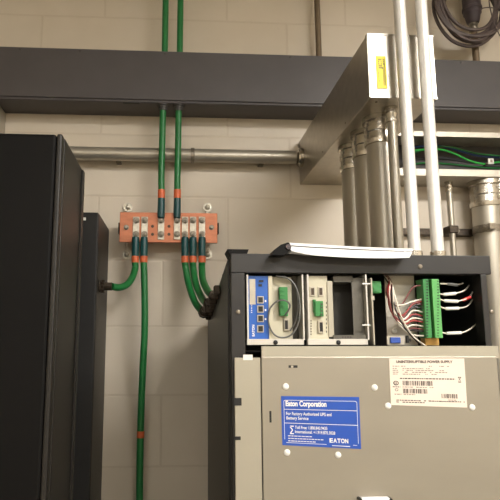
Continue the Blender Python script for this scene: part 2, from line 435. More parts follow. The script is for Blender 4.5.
wire('thin_cable', [P(481, 8.5, 1.55), P(488, 7.5, 1.55), P(500, 8, 1.56), P(520, 4, 1.58)], .0018, 'coil', 'thin brown cable running sideways from the cord connector', 'cable')

# ---------------- copper ground bar ----------------
BY = 1.60
a = P(120, 212, BY); b = P(217.5, 243, BY)
bar = thing('ground_bar', 'copper grounding bar bolted to the wall, carrying green cable lugs', 'busbar', ((a.x+b.x)/2, WALLY, (a.z+b.z)/2))
bm = new(); box(bm, a.x, b.x, BY, BY+.008, b.z, a.z, .0012, 2); obj('copper_plate', bm, 'copper', bar)
bm = new()
for px in (152.5, 169):
    for py in (226.3, 234.3):
        p = P(px, py, BY); lathe(bm, (p.x, BY+.0003, p.z), (0, -1, 0), [(0, .0046), (.0006, .0046)], 14)
obj_each('bolt_hole', bm, 'brown', bar, 'dark empty bolt hole')
for px in (126.3, 211.6):
    p = P(px, 227.5, BY)
    bm = new(); lathe(bm, (p.x, BY, p.z), (0, -1, 0), [(0, .008), (.002, .008), (.002, .0062), (.007, .0062), (.0085, .004)], 14); obj('end_bolt', bm, 'bolt', bar)
    bm = new(); s_ = -1 if px < 150 else 1
    lathe(bm, (p.x, BY+.0085, p.z), (0, 1, 0), [(0, .013), (.01, .016), (.03, .016), (.04, .013), (WALLY-BY-.014, .013)], 16); obj('insulator', bm, 'brown', bar)
    bm = new(); x = (a.x-.005 if px < 150 else b.x+.001)
    box(bm, x, x+.004, BY+.009, BY+.03, p.z-.017, p.z+.017, .001); obj('end_clip', bm, 'black', bar)
for px in (128, 207.5):
    pa = P(px, 207.3, WALLY-.006); pb = P(px, 254.5, WALLY-.006); px_ = pa.x
    bm = new(); box(bm, px_-.007, px_+.007, WALLY-.005, WALLY, pb.z-.008, pa.z+.008, .002); obj('wall_bracket', bm, 'tin', bar)
    for p in (pa, pb):
        bm = new(); lathe(bm, (px_, WALLY-.0052, p.z), (0, -1, 0), [(0, .0145), (.002, .0145), (.0022, .008), (.003, .008), (.009, .007), (.011, .003)], 20)
        obj('wall_bolt', bm, 'tin', bar)

# ---------------- green cables ----------------
LY = BY-.0035                      # lug plate front
def lug_bm(x, zt, zb, up):
    bm = new(); box(bm, x-.0098, x+.0098, BY-.0036, BY-.0002, zb, zt, .0012)
    return bm
def ground_cable(px, label, pts, up=False, rear=False, tape2=None, end=None):
    c = P(px, 228, LY)
    zt = P(px, 216.6, LY).z; zb = P(px, 239.5, LY).z
    e = thing('grounding_cable', label, 'cable', (c.x, LY, c.z), 'green cables on the copper bar')
    lg = obj('cable_lug', lug_bm(c.x, zt, zb, up), 'tin', e)
    for py in (220.5, 234.3):
        p = P(px, py, LY); bm = new()
        lathe(bm, (c.x, LY-.0002, p.z), (0, -1, 0), [(0, .0098), (.0015, .0098), (.0016, .0086)], 20)
        lathe(bm, (c.x, LY-.0016, p.z), (0, -1, 0), [(0, .0082), (.0055, .0082), (.007, .0068)], 6)
        lathe(bm, (c.x, LY-.0085, p.z), (0, -1, 0), [(0, .0042), (.004, .0042), (.005, .003)], 12)
        obj('lug_bolt', bm, 'bolt', lg)
    s = 1 if up else -1
    ze = zt if up else zb
    z1 = ze
    z2 = P(px, 199, LY).z if up else P(px, 256.5, LY).z
    z3 = P(px, 190.5, LY).z if up else P(px, 262.8, LY).z
    cy = LY-.006
    def pt(z): return (c.x, cy, z)
    obj('heat_shrink', lathe(new(), pt(z1-s*.006), (0, 0, s), [(0, .0088), (.001, .0104), (abs(z2-z1)*.3, .0112), (abs(z2-z1)+.006, .0106)], 20), 'shrink', e)
    obj('orange_tape', lathe(new(), pt(z2+s*.0002), (0, 0, s), [(0, .0110), (abs(z3-z2), .0108)], 20), 'tape', e, 'orange tape band')
    obj('jacket', tube(new(), [pt(z3+s*.0002)]+pts, .0098, 16, sub=14), 'green', e)
    if tape2:
        q = Vector(tape2[0]); d = Vector(tape2[1])
        obj('orange_tape', lathe(new(), q, d, [(0, .0106), (.018, .0106)], 20), 'tape', e, 'orange tape band')
    return e
G = 'green cables on the copper bar'
cy = LY-.006
# first: curls left to the connector of the narrow black cabinet
CX = P(107, 285, 1.5).x
ground_cable(136, 'green cable curling left from the copper bar into the narrow black cabinet', [P(135.2, 268, cy), P(132.5, 277, cy-.02), P(127, 284.5, cy-.045), P(119, 287.5, cy-.07), P(112, 286.5, cy-.085)])
q1 = P(140.7, 430, cy+.01)
ground_cable(144.5, 'green cable hanging straight down from the copper bar with an orange band low down',
    [P(144.5, 290, cy), P(144.6, 330, cy), P(142.5, 375, cy+.005), P(140.5, 432, cy+.01), P(139.5, 500, cy+.01), P(139.5, 600, cy+.01), Vector((P(139, 600, cy).x, cy+.01, .03))],
    tape2=(P(140.7, 431, cy+.01), P(140.5, 437, cy+.01)-P(140.7, 431, cy+.01)))
ends = [(203.5, 313, 1.47), (208.5, 305, 1.42), (214.5, 297.5, 1.37)]
ground_cable(185, 'leftmost of the three green cables curving right to the grey cabinet edge', [P(186, 270, cy), P(189, 285, cy-.02), P(195, 302, cy-.07), P(*ends[0][:2], ends[0][2])])
ground_cable(193, 'middle of the three green cables curving right to the grey cabinet edge', [P(193.5, 270, cy), P(196, 284, cy-.03), P(202, 298, cy-.09), P(*ends[1][:2], ends[1][2])])
ground_cable(202, 'rightmost of the three green cables curving right to the grey cabinet edge', [P(202, 268, cy), P(203, 280, cy-.04), P(208, 291, cy-.12), P(*ends[2][:2], ends[2][2])])
for px, ptop, lab in ((161, 163, 'green cable rising from the single lug of the copper bar into the wireway'), (177, 178.5, 'green cable rising from the copper bar into the wireway, right of the pair')):
    pA = P(ptop+(-.3), 112, cy)
    x_ = P(ptop, 112, cy).x
    e = ground_cable(px, lab, [P(px+.3, 178, cy), P(px+1, 150, cy), Vector((x_, cy, gz0-.002))], up=True)
    bm = new(); lathe(bm, (x_, cy, gz0), (0, 0, -1), [(0, .0195), (.004, .0195), (.005, .016), (.010, .0155), (.011, .0135), (.018, .0125)], 14)
    obj('cable_gland', bm, 'duct_trim', e, 'dark ring where the cable enters the wireway')
    # the same run leaving the top of the wireway
    pp = 165 if px == 161 else 180
    xa = P(pp, 40, cy).x
    o = obj('jacket', tube(new(), [Vector((xa, cy, gz1-.0)), Vector((xa, cy, gz1+.08)), Vector((xa+.002, cy, ZC))], .0098, 16), 'green', e)

# ---------------- left tall black cabinet ----------------
KF = 1.0
kx = P(57.5, 300, KF).x; kz = P(40, 133, KF).z
kx = P(62, 150, KF).x
c1 = thing('equipment_cabinet', 'tall black cabinet filling the left edge of the view', 'cabinet', (kx-.35, KF+.12, 0))
bm = new(); box(bm, kx-.70, kx, KF+.026, 1.235, .03, kz, .003, 2); obj('body', bm, 'black_lit', c1)
bm = new(); box(bm, kx-.70, kx-.012, KF, KF+.024, .04, kz-.001, .005, 3); obj('door', bm, 'black', c1)
bm = new(); box(bm, kx-.0112, kx-.001, KF+.001, KF+.0255, .03, kz, .003, 2); obj('corner_post', bm, 'black_lit', c1)
bm = new(); box(bm, kx, kx+.004, 1.212, 1.235, .03, kz-.004, .001); obj('rear_flange', bm, 'black_lit', c1)
bm = new(); box(bm, kx-.69, kx-.01, KF+.03, 1.22, 0, .03); obj('plinth', bm, 'dark', c1)
bm = new(); hx = kx-.62; box(bm, hx, hx+.03, KF-.03, KF-.001, 1.0, 1.14, .006, 2); obj('handle', bm, 'frame', c1)
# narrow cabinet behind it
NF = 1.44
nx = P(98, 230, NF).x; nz = P(98, 212, NF).z
c2 = thing('narrow_cabinet', 'narrow black cabinet against the wall behind the tall one, green cable entering its side', 'cabinet', (nx-.2, NF+.1, 0))
bm = new(); box(bm, nx-.30, nx, NF+.012, WALLY-.002, 0, nz, .003, 2); obj('body', bm, 'black_lit', c2)
bm = new(); box(bm, nx-.30, nx-.001, NF, NF+.011, .02, nz-.001, .002, 2); obj('door', bm, 'dark', c2)
p = P(84.8, 219, NF); bm = new(); box(bm, p.x-.004, p.x+.003, NF-.0015, NF-.0002, p.z-.004, p.z+.004, .0004); obj('door_sticker', bm, 'white', c2, 'tiny white sticker')
gy = P(112, 286.5, cy-.085)
bm = new(); lathe(bm, (nx, gy.y, gy.z), (1, 0, 0), [(0, .017), (.004, .017), (.005, .013), (.012, .015), (.013, .011), (max(.02, gy.x-nx), .0115)], 10)
for q in range(5):
    an = q*1.3; lathe(bm, (nx+.004, gy.y+.015*math.cos(an), gy.z+.015*math.sin(an)), (1, 0, 0), [(0, .004), (.009, .004)], 6)
obj('cable_connector', bm, 'brown', c2, 'dark bronze clamp connector')

# ---------------- UPS cabinet ----------------
U = thing('ups_cabinet', 'open charcoal power supply cabinet with zinc front panel and exposed card slots at right', 'cabinet', ((ux0+ux1)/2, 1.3, 0))
oz1 = P(360, 273.5, UF).z; oz0 = P(360, 345, UF).z
ox0 = P(245, 300, UF).x; ox1 = P(482.5, 300, UF).x
fx0 = P(231, 300, UF).x
def psz(px, py, Y=UF): p = P(px, py, Y); return p.x, p.z
bm = new()
xr_ = P(490.5, 262, UF).x
box(bm, fx0, xr_, UF, UF+.03, oz1, uz1, .0015, 2)
obj('top_bar', bm, 'frame', U)
bm = new(); box(bm, fx0, ox0, UF, UF+.03, .06, oz1, .0015, 2); obj('left_post', bm, 'frame', U)
bm = new(); box(bm, ox1, ux1, UF+.0005, UF+.03, .06, oz1+.0, .0015, 2); obj('right_post', bm, 'frame', U)
# sides follow the sloping top
side = lambda: [(UF+.03, .02), (UF+.03, uz1-.007), (1.64, slope_z), (1.64, .02)]
bm = new(); prism(bm, side(), 'x', ux0, ux0+.003); obj('side_panel', bm, 'frame', U)
bm = new(); prism(bm, side(), 'x', ux1-.003, ux1); obj('side_panel', bm, 'frame', U)
bm = new(); prism(bm, [(UF+.03, uz1-.007), (1.64, slope_z), (1.64, slope_z-.003), (UF+.03, uz1-.010)], 'x', ux0+.003, ux1-.003); obj('top_panel', bm, 'frame', U)
bm = new(); box(bm, ux0+.003, ux1-.003, 1.637, 1.64, .02, slope_z-.003); obj('back_panel', bm, 'frame', U)
bm = new(); box(bm, ux0, ux1, UF+.03, 1.64, 0, .02); obj('base', bm, 'dark', U)
bm = new(); a = P(228, 249.5, UF); b = P(249, 257, UF)
prism(bm, [(a.x-.001, a.z+.001), (b.x, a.z+.001), (b.x-.006, uz1-.008), (a.x+.007, uz1-.008)], 'y', UF+.002, UF+.06); obj('corner_bracket', bm, 'black', U)
bm = new()
for px, py in ((238, 312), (420, 266.5), (491.5, 312)):
    p = P(px, py, UF); lathe(bm, (p.x, UF, p.z), (0, -1, 0), [(0, .0042), (.002, .004), (.003, .002)], 12)
obj_each('frame_screw', bm, 'bolt', U)
# interior box
bm = new()
iy = UF+.20
box(bm, ux0+.004, ux1-.004, iy, iy+.003, oz0-.08, oz1+.02)
box(bm, ox0-.004, ox0-.001, UF+.031, iy, oz0-.01, oz1+.02)
box(bm, ox0-.004, ox1+.002, UF+.031, iy, oz0-.013, oz0-.010)
obj('slot_bay', bm, 'dark', U)
# cable connectors on the sloping edge
for (px, py, Y) in ends:
    p0 = P(px, py, Y); p1 = P(px+10, py-11, Y-.16); p1.x = min(p1.x, ux0-.012)
    d = (p1-p0)
    bm = new(); lathe(bm, p0-d.normalized()*.006, d, [(0, .011), (.003, .0145), (.012, .0145), (.014, .011), (.02, .011), (.022, .015), (.036, .015), (.038, .011), (min(d.length, .06), .0105)], 8)
    obj('cable_connector', bm, 'brown', U, 'dark bronze clamp connector')
bm = new()
for k_ in range(7):
    Y = 1.50-.052*k_; z = top_z(Y)-.004
    box(bm, ux0-.014-(k_ % 3)*.004, ux0-.0005, Y-.012, Y+.012, z-.022, z-.002-(k_ % 2)*.006, .002)
obj_each('edge_clamp', bm, 'brown', U, 'dark clamp on the sloping side edge')

# front cover
PYF = UF-.004
cx0, _ = psz(261.5, 420); cx1 = ux1
pz_top = P(380, 356.5, UF).z; fl_top = P(380, 346, UF).z
bm = new()
box(bm, cx0, cx1, PYF-.006, PYF, .08, pz_top, .0012, 2)
cover = obj('front_cover', bm, 'panel', U)
bm = new(); box(bm, cx0+.001, P(497, 350, UF).x, PYF-.001, PYF+.0035, pz_top-.004, fl_top, .0008); obj('cover_flange', bm, 'panel2', cover)
# flange notches and side cover
lx0, _ = psz(234.5, 430)
bm = new(); box(bm, lx0, cx0-.0015, PYF-.004, PYF, .08, P(250, 357.5, UF).z, .001); sc = obj('side_cover', bm, 'panel2', U)
bm = new()
for y0, y1, w_ in ((398, 405.5, 9), (436.5, 440, 8)):
    a = P(233.5, y0, PYF-.005); b = P(233.5+w_*.9, y1, PYF-.005); box(bm, a.x, b.x, PYF-.0052, PYF-.0038, b.z, a.z)
obj_each('latch_notch', bm, 'dark', sc)
bm = new(); a = P(242.5, 354.5, UF); b = P(252, 360, UF); box(bm, a.x, b.x, PYF-.005, PYF-.0041, b.z, a.z); obj('paper_scrap', bm, 'white', sc, 'tiny white tab')
bm = new(); cyf = PYF-.006
for px, py in ((285.7, 386.5), (374.5, 387.5), (388, 405.8), (472, 407.3), (287, 452.5), (338, 455)):
    p = P(px, py, cyf); lathe(bm, (p.x, cyf, p.z), (0, -1, 0), [(0, .0056), (.0012, .0054), (.0024, .004), (.003, .0015)], 16)
obj_each('plug', bm, 'white', cover, 'pale domed plug')
bm = new()
for x0, y0, x1, y1 in ((288.5, 365.3, 297.5, 367.8), (269.3, 411, 271.5, 422.5)):
    a = P(x0, y0, cyf); b = P(x1, y1, cyf); box(bm, a.x, b.x, cyf-.0004, cyf+.0001, b.z, a.z)
obj_each('vent_slot', bm, 'dark', cover)
bm = new(); a = P(293.2, 365.6, cyf); b = P(297, 367.6, cyf); box(bm, a.x-.004, a.x, cyf-.0008, cyf-.0004, b.z, a.z); obj('slot_tab', bm, 'portm', cover)
bm = new(); a = P(359, 496.5, cyf); b = P(388, 497, cyf); box(bm, a.x, b.x, cyf-.012, cyf-.0002, a.z-.06, a.z, .002); obj('lower_label', bm, 'paper', cover, 'white holder whose top edge shows at the bottom')
bm = new()
for px in (358.3, 388.3):
    p = P(px, 498, cyf); lathe(bm, (p.x, cyf, p.z), (0, -1, 0), [(0, .0028), (.013, .0028)], 8)
obj_each('holder_pin', bm, 'dark', cover)

# --- blue sticker
def rect(bm, p0, p1, y, t=.0003): box(bm, min(p0[0], p1[0]), max(p0[0], p1[0]), y-t, y, min(p0[1], p1[1]), max(p0[1], p1[1]))
tl = P(281, 396, cyf); tr = P(359, 397, cyf); br = P(361, 449, cyf); bl = P(282.3, 445, cyf)
def quad(tl, tr, br, bl, y, t):
    bm = new(); prism(bm, [(q.x, q.z) for q in (tl, tr, br, bl)], 'y', y-t, y-.0001); return bm
blue = obj('service_sticker', quad(tl, tr, br, bl, cyf, .0006), 'blue', cover, 'blue service sticker with white lettering')
def bil(u, v):  # u right, v down over the sticker
    top = tl.lerp(tr, u); bot = bl.lerp(br, u); return top.lerp(bot, v)
sy = cyf-.0007
W_ = (tr-tl).length
def bar_quad(bm, pts, y=sy, t=.0002):
    prism(bm, [(q.x, q.z) for q in pts], 'y', y-t, y)
def warp(bm_text, w, h, A):
    for v in bm_text.verts:
        q = A(v.co.x/w, v.co.z/h); v.co = Vector((q.x, sy-.0002+(v.co.y*.0), q.z))
def put_text(s, u0, v_base, u1, hfrac, A, bold=0):
    """text from u0 to u1 with cap height hfrac, baseline at v_base"""
    t = new(); text(t, s, 0, 0, 0, 1.0, bold)
    xs_ = [v.co.x for v in t.verts]; x0, x1 = min(xs_), max(xs_)
    for v in t.verts:
        u = u0+(u1-u0)*(v.co.x-x0)/(x1-x0); vv = v_base-hfrac*v.co.z/.7
        q = A(u, vv); v.co = Vector((q.x, sy-.0002+v.co.y, q.z))
    tmp = bpy.data.meshes.new('tmp'); t.to_mesh(tmp); t.free(); return tmp
def add(bm, me): bm.from_mesh(me); bpy.data.meshes.remove(me)
bm = new()
add(bm, put_text('Eaton Corporation', .055, .20, .575, .105, bil, .035))
add(bm, put_text('For Factory Authorized UPS and', .058, .385, .635, .062, bil, .012))
add(bm, put_text('Battery Service', .06, .475, .34, .062, bil, .012))
add(bm, put_text('Toll Free: 1.800.843.9433', .165, .66, .575, .06, bil, .012))
add(bm, put_text('International: +1.919.870.3028', .165, .745, .675, .06, bil, .012))
for ch, u0, u1 in (('E', .60, .643), ('A', .648, .695), ('T', .699, .742), ('O', .746, .792), ('N', .797, .838)): add(bm, put_text(ch, u0, .90, u1, .08, bil, .03))
obj('lettering', bm, 'white', blue, 'white lettering')
bm = new()
def hline(v, u0, u1, th=.008): bar_quad(bm, [bil(u0, v), bil(u1, v), bil(u1, v+th), bil(u0, v+th)])
def vline(u, v0, v1, th=.005): bar_quad(bm, [bil(u, v0), bil(u+th, v0), bil(u+th, v1), bil(u, v1)])
hline(.08, .05, .95); vline(.03, .10, .88); vline(.965, .11, .9)
bar_quad(bm, [bil(.03, .1), bil(.05, .08), bil(.052, .09), bil(.034, .11)]); bar_quad(bm, [bil(.95, .08), bil(.968, .1), bil(.964, .11), bil(.948, .09)])
hline(.265, .033, .965, .01); hline(.545, .033, .965, .01); hline(.94, .05, .56); hline(.93, .9, .95)
for v, u1 in ((.80, .36), (.85, .5), (.90, .42)):
    u = .075
    while u < u1:
        L_ = random.uniform(.02, .045); hline(v, u, u+L_, .014); u += L_+.008
hline(.955, .63, .86, .012)
bar_quad(bm, [bil(.10, .6), bil(.15, .6), bil(.15, .62), bil(.12, .62)]); bar_quad(bm, [bil(.11, .62), bil(.14, .68), bil(.13, .69), bil(.10, .63)]); bar_quad(bm, [bil(.13, .68), bil(.14, .69), bil(.11, .76), bil(.1, .75)]); bar_quad(bm, [bil(.1, .75), bil(.15, .75), bil(.15, .77), bil(.1, .77)])
obj('ruling', bm, 'white', blue, 'white border lines and symbol')

# --- white rating label
tl = P(389, 358.5, cyf); tr = P(464, 358.5, cyf); br = P(467, 407.5, cyf); bl = P(391, 405, cyf)
rate = obj('rating_label', quad(tl, tr, br, bl, cyf, .0006), 'label', cover, 'cream rating label with barcodes and black print')
def bil2(u, v):
    top = tl.lerp(tr, u); bot = bl.lerp(br, u); return top.lerp(bot, v)
bm = new()
add(bm, put_text('UNINTERRUPTIBLE POWER SUPPLY', .09, .095, .84, .055, bil2, .03))
obj('title', bm, 'ink', rate, 'bold title line')
bm = new()
def marks(u0, u1, v, th=.02, dens=.85):
    u = u0
    while u < u1:
        L_ = random.uniform(.012, .04)
        if random.random() < dens: bar_quad(bm, [bil2(u, v), bil2(min(u+L_, u1), v), bil2(min(u+L_, u1), v+th), bil2(u, v+th)])
        u += L_+.009
for v, segs in ((.155, ((.04, .13), (.15, .21), (.52, .62), (.66, .79))), (.205, ((.04, .11), (.17, .53))), (.245, ((.04, .11), (.17, .72))), (.285, ((.04, .12), (.17, .55), (.6, .76))), (.325, ((.04, .10), (.17, .40), (.47, .5), (.55, .62)))):
    for s0, s1 in segs: marks(s0, s1, v)
marks(.16, .60, .60, .018); marks(.17, .32, .755, .02); marks(.05, .14, .755, .02)
marks(.66, .86, .85, .018)
obj('small_print', bm, 'inkgrey', rate)
bm = new()
marks(.13, .86, .415, .024, .97); marks(.07, .97, .88, .02, .95); marks(.07, .44, .92, .02, .9)
def code(u0, u1, v0, v1):
    u = u0
    while u < u1:
        w_ = random.choice((.004, .008, .013)); bar_quad(bm, [bil2(u, v0), bil2(u+w_, v0), bil2(u+w_, v1), bil2(u, v1)]); u += w_+random.choice((.004, .006, .011))
code(.165, .545, .475, .575); code(.165, .49, .645, .74); code(.67, .87, .735, .825)
# certification marks and bin symbol
import math as _m
def ring(u, v, ru, rv, k0=.72):
    for i in range(16):
        a, b = 2*_m.pi*i/16, 2*_m.pi*(i+1)/16
        bar_quad(bm, [bil2(u+ru*_m.cos(a), v+rv*_m.sin(a)), bil2(u+ru*_m.cos(b), v+rv*_m.sin(b)), bil2(u+k0*ru*_m.cos(b), v+k0*rv*_m.sin(b)), bil2(u+k0*ru*_m.cos(a), v+k0*rv*_m.sin(a))])
ring(.075, .53, .036, .05)
add(bm, put_text('UL', .055, .56, .095, .05, bil2, .02))
marks(.03, .13, .60, .018, 1); ring(.08, .67, .022, .03)
bar_quad(bm, [bil2(.90, .38), bil2(.945, .38), bil2(.945, .395), bil2(.90, .395)]); bar_quad(bm, [bil2(.905, .395), bil2(.912, .395), bil2(.94, .46), bil2(.933, .46)]); bar_quad(bm, [bil2(.933, .395), bil2(.94, .395), bil2(.912, .46), bil2(.905, .46)]); bar_quad(bm, [bil2(.9, .475), bil2(.94, .475), bil2(.94, .495), bil2(.9, .495)])
obj('barcode', bm, 'ink', rate, 'black barcodes and marks')

# ---------------- card trays ----------------
SY = UF+.012
def pbox(bm, x0, y0, x1, y1, Y, d, bev=0):
    """box whose front face covers the given area of the photograph at distance Y"""
    a = P((x0+x1)/2-(x1-x0)/2, (y0+y1)/2, Y); b = P(x1, (y0+y1)/2, Y); t = P((x0+x1)/2, y0, Y).z; l = P((x0+x1)/2, y1, Y).z
    box(bm, a.x, b.x, Y, Y+d, l, t, bev); return bm
def tray(x0, x1):
    bm = new()
    pbox(bm, x0, 339, x1, 345, UF+.001, .012, .0006)
    pbox(bm, x0, 274.5, x0+1.6, 340, UF+.003, .10)
    pbox(bm, x1-1.4, 274.5, x1, 340, UF+.003, .10)
    return obj('card_tray', bm, 'traymetal', U, 'pale metal card tray')
# first tray
T1 = tray(247, 304)
obj('tray_screw', lathe(new(), P(275.5, 342.4, UF+.001), (0, -1, 0), [(0, .0042), (.002, .004), (.0028, .002)], 14), 'dark', T1)
fp = obj('blue_faceplate', pbox(new(), 248.6, 276, 268.5, 339, SY, .002), 'cardblue', T1, 'blue network card faceplate')
obj('clear_window', pbox(new(), 249.5, 279, 255.5, 304.5, SY-.001, .0008, .0003), 'portm', T1, 'grey rectangle on the blue faceplate')
for py in (299.8, 309, 318.5, 328.8):
    bm = new(); pbox(bm, 257.3, py-3.6, 263.8, py+3.6, SY-.002, .002, .0003); o = obj('network_port', bm, 'portm', T1)
    # ports are sockets: dark recess within a metal shell
    bm = new(); pbox(bm, 258.3, py-2.7, 262.9, py+2.7, SY-.0024, .0004)
    obj('port_socket', bm, 'port', T1)
bm = new(); pbox(bm, 259, 280, 263.5, 282, SY-.002, .002); pbox(bm, 258.5, 284, 262, 286.5, SY-.001, .001); obj_each('card_latch', bm, 'port', T1)
bm = new()
t_ = new(); text(t_, 'EATON', 0, 0, 0, 1.0, .03)
xs_ = [v.co.x for v in t_.verts]; w0 = max(xs_)
o_ = P(254.6, 336.5, SY-.0004)
for v in t_.verts: v.co = Vector((o_.x-v.co.z*.0062, SY-.0004+v.co.y, o_.z+v.co.x/w0*.021))
tmp = bpy.data.meshes.new('tmp'); t_.to_mesh(tmp); t_.free(); bm.from_mesh(tmp)
obj('card_lettering', bm, 'white', T1, 'white vertical lettering')
bm = new()
for q in range(7): pbox(bm, 251, 312-q*1.1*1.6, 252.2, 312.7-q*1.1*1.6, SY-.0004, .0003)
for q in (300, 309, 318): pbox(bm, 264.8, q, 266.3, q+2, SY-.0004, .0003)
obj('status_marks', bm, 'white', T1, 'small white marks')
obj('cream_faceplate', pbox(new(), 268.8, 276, 272.8, 339, SY-.002, .004), 'cream', T1)
obj('relay_faceplate', pbox(new(), 272.9, 277, 292, 339, SY+.012, .002), 'cream', T1, 'cream relay card faceplate')
bm = new(); pbox(bm, 279.5, 287, 288, 316, SY+.001, .011, .0008)
for q in range(7): pbox(bm, 280.5, 289+q*3.8, 284, 291.2+q*3.8, SY-.001, .002)
obj('terminal_block', bm, 'tgreen', T1)
bm = new(); pbox(bm, 283.8, 318.5, 289.2, 331, SY+.008, .004, .001); obj('serial_port', bm, 'portm', T1)
bm = new(); pbox(bm, 285, 320.3, 288, 329.2, SY+.0074, .0008, .0003); obj('serial_socket', bm, 'port', T1)
obj('card_side_plate', pbox(new(), 292.3, 276, 302.4, 339, SY+.03, .002), 'grey', T1, 'grey side plate of the card')  # plain grey plate right of the relay card
Yc = SY-.006
wire('looped_cable', [P(276, 276, Yc+.004), P(289, 279, Yc), P(297, 290, Yc-.002), P(300, 307, Yc-.002), P(298, 324, Yc-.002), P(291, 335, Yc-.002), P(281, 337.5, Yc), P(273, 333, Yc), P(268.5, 322, Yc), P(270, 309, Yc), P(277, 301.5, Yc-.003), P(285, 300.5, Yc-.006), P(290, 305, Yc-.004), P(288, 311, Yc), P(285, 315, Yc+.004)], .0016, 'greycable', 'grey cable looped over the cream card next to the blue faceplate', 'cable')
wire('looped_cable', [P(284, 276, Yc+.008), P(294, 284, Yc+.008), P(298, 300, Yc+.008), P(296, 320, Yc+.008), P(290, 331, Yc+.010)], .0013, 'greycable', 'second grey cable arching behind the loop in the first card tray', 'cable')
# second tray
T2 = tray(307.8, 368)
obj('tray_screw', lathe(new(), P(338.3, 342.4, UF+.001), (0, -1, 0), [(0, .0042), (.002, .004), (.0028, .002)], 14), 'dark', T2)
obj('relay_faceplate', pbox(new(), 309.5, 276, 328, 339, SY, .002), 'cream', T2, 'cream card faceplate')
obj('card_edge', pbox(new(), 328.1, 281, 333.2, 337, SY-.002, .006), 'panel2', T2, 'pale strip at the card edge')
for px in (311.6, 319.8):
    bm = new(); pbox(bm, px-2.6+1, 286.5, px+2.6+1, 296.5, SY-.002, .002, .0003); obj('card_port', bm, 'portm', T2)
    bm = new(); pbox(bm, px-1.4+1, 288, px+1.6+1, 295, SY-.0024, .0004); obj('port_socket', bm, 'brown', T2)
bm = new(); pbox(bm, 315.3, 301, 323.5, 316.3, SY-.010, .010, .0008); pbox(bm, 313.6, 299.5, 316, 312.5, SY-.006, .006)
for q in range(4): pbox(bm, 320.5, 303+q*3.4, 323, 305+q*3.4, SY-.011, .001)
obj('terminal_block', bm, 'tgreen', T2)
bm = new()
for q in range(4): pbox(bm, 320.9, 303.5+q*3.4, 322.6, 304.8+q*3.4, SY-.0115, .0005)
for q in range(8): pbox(bm, 326, 302+q*4.1, 326.9, 304+q*4.1, SY-.0004, .0004)
for q in range(6): pbox(bm, 310.6, 320+q*2.7, 311.6, 321.6+q*2.7, SY-.0004, .0004)
obj('card_print', bm, 'ink', T2)
bm = new(); pbox(bm, 318, 320.5, 323.3, 333.5, SY-.004, .004, .001); obj('serial_port', bm, 'portm', T2)
bm = new(); pbox(bm, 319.8, 322.3, 322.8, 331.6, SY-.0046, .0008, .0003); obj('serial_socket', bm, 'port', T2)
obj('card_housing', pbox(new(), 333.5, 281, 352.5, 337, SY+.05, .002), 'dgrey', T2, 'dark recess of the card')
obj('housing_side', pbox(new(), 352.6, 278, 366.4, 337.5, SY+.004, .002), 'grey', T2, 'grey side plate of the card')
bm = new(); pbox(bm, 333.5, 276, 352.5, 282, SY+.004, .045); pbox(bm, 333.5, 335, 366, 339, UF+.006, .04); obj_each('housing_lip', bm, 'grey', T2)
bm = new()
for q in range(4): pbox(bm, 342+q*2.6, 336.3, 343.6+q*2.6, 338.2, UF+.0055, .0005)
obj('lip_print', bm, 'ink', T2)
bm = new()
for py in (283.6, 325): pbox(bm, 362.5, py-.6, 370.5, py+.6, UF+.0015, .002)
obj_each('card_guide', bm, 'white', T2, 'short white guide peg')

# ---------------- terminal bay ----------------
bp_ = obj('terminal_plate', pbox(new(), 386, 275, 416, 345.5, UF+.05, .002), 'galvtrough', U, 'galvanised plate behind the wires')
bm = new(); pbox(bm, 372.2, 278, 373.6, 345, UF+.006, .03); pbox(bm, 371.2, 296, 374.5, 300, UF+.005, .03); obj_each('card_rail', bm, 'panel2', U)
bm = new(); pbox(bm, 371.5, 281, 381.5, 293, UF+.02, .02, .001); pbox(bm, 373.5, 287, 378, 291, UF+.018, .004); obj('small_terminal', bm, 'tgreen', U, 'small green terminal connector')
bm = new(); pbox(bm, 387, 335.8, 405.5, 345, UF+.02, .003, .0006); vg = obj('port_plate', bm, 'galvtrough', U)
bm = new(); pbox(bm, 390.5, 337.3, 401, 343.3, UF+.0165, .0034, .0012); obj('video_port', bm, 'vga', vg, 'blue video port')
bm = new(); pbox(bm, 406.8, 335.5, 409, 343, UF+.016, .006); pbox(bm, 409, 338.5, 411, 341.5, UF+.016, .006); obj('toggle', bm, 'port', U)
bm = new(); lathe(bm, P(394.5, 331, UF+.05), (0, -1, 0), [(0, .005), (.003, .004), (.004, .001)], 12); obj('plate_screw', bm, 'white', U)
bm = new(); pbox(bm, 425.5, 337.5, 439, 345.3, UF+.022, .02); obj('terminal_rail', bm, 'brass', U, 'brass coloured rail under the terminal strip')
TY = UF+.006
ts = obj('terminal_strip', pbox(new(), 424.6, 279, 430.4, 338, TY+.004, .03, .0005), 'tgreen', U, 'tall green screw terminal strip')
obj('strip_groove', pbox(new(), 430.5, 279, 433.4, 338, TY+.012, .022), 'tgreen', U, 'recessed middle of the green strip')
obj('strip_edge', pbox(new(), 433.5, 279, 441, 338, TY, .034, .0005), 'tgreen2', U, 'lighter green half of the strip')
bm = new()
for q in range(20):
    y = 280.5+q*2.88
    pbox(bm, 426.3, y, 428.3, y+1.3, TY+.0035, .0006); pbox(bm, 437.3, y+.2, 438.9, y+1.2, TY-.0005, .0006); pbox(bm, 431.2, y, 432.8, y+1.3, TY+.0115, .0006)
obj('terminal_screws', bm, 'dark', U)
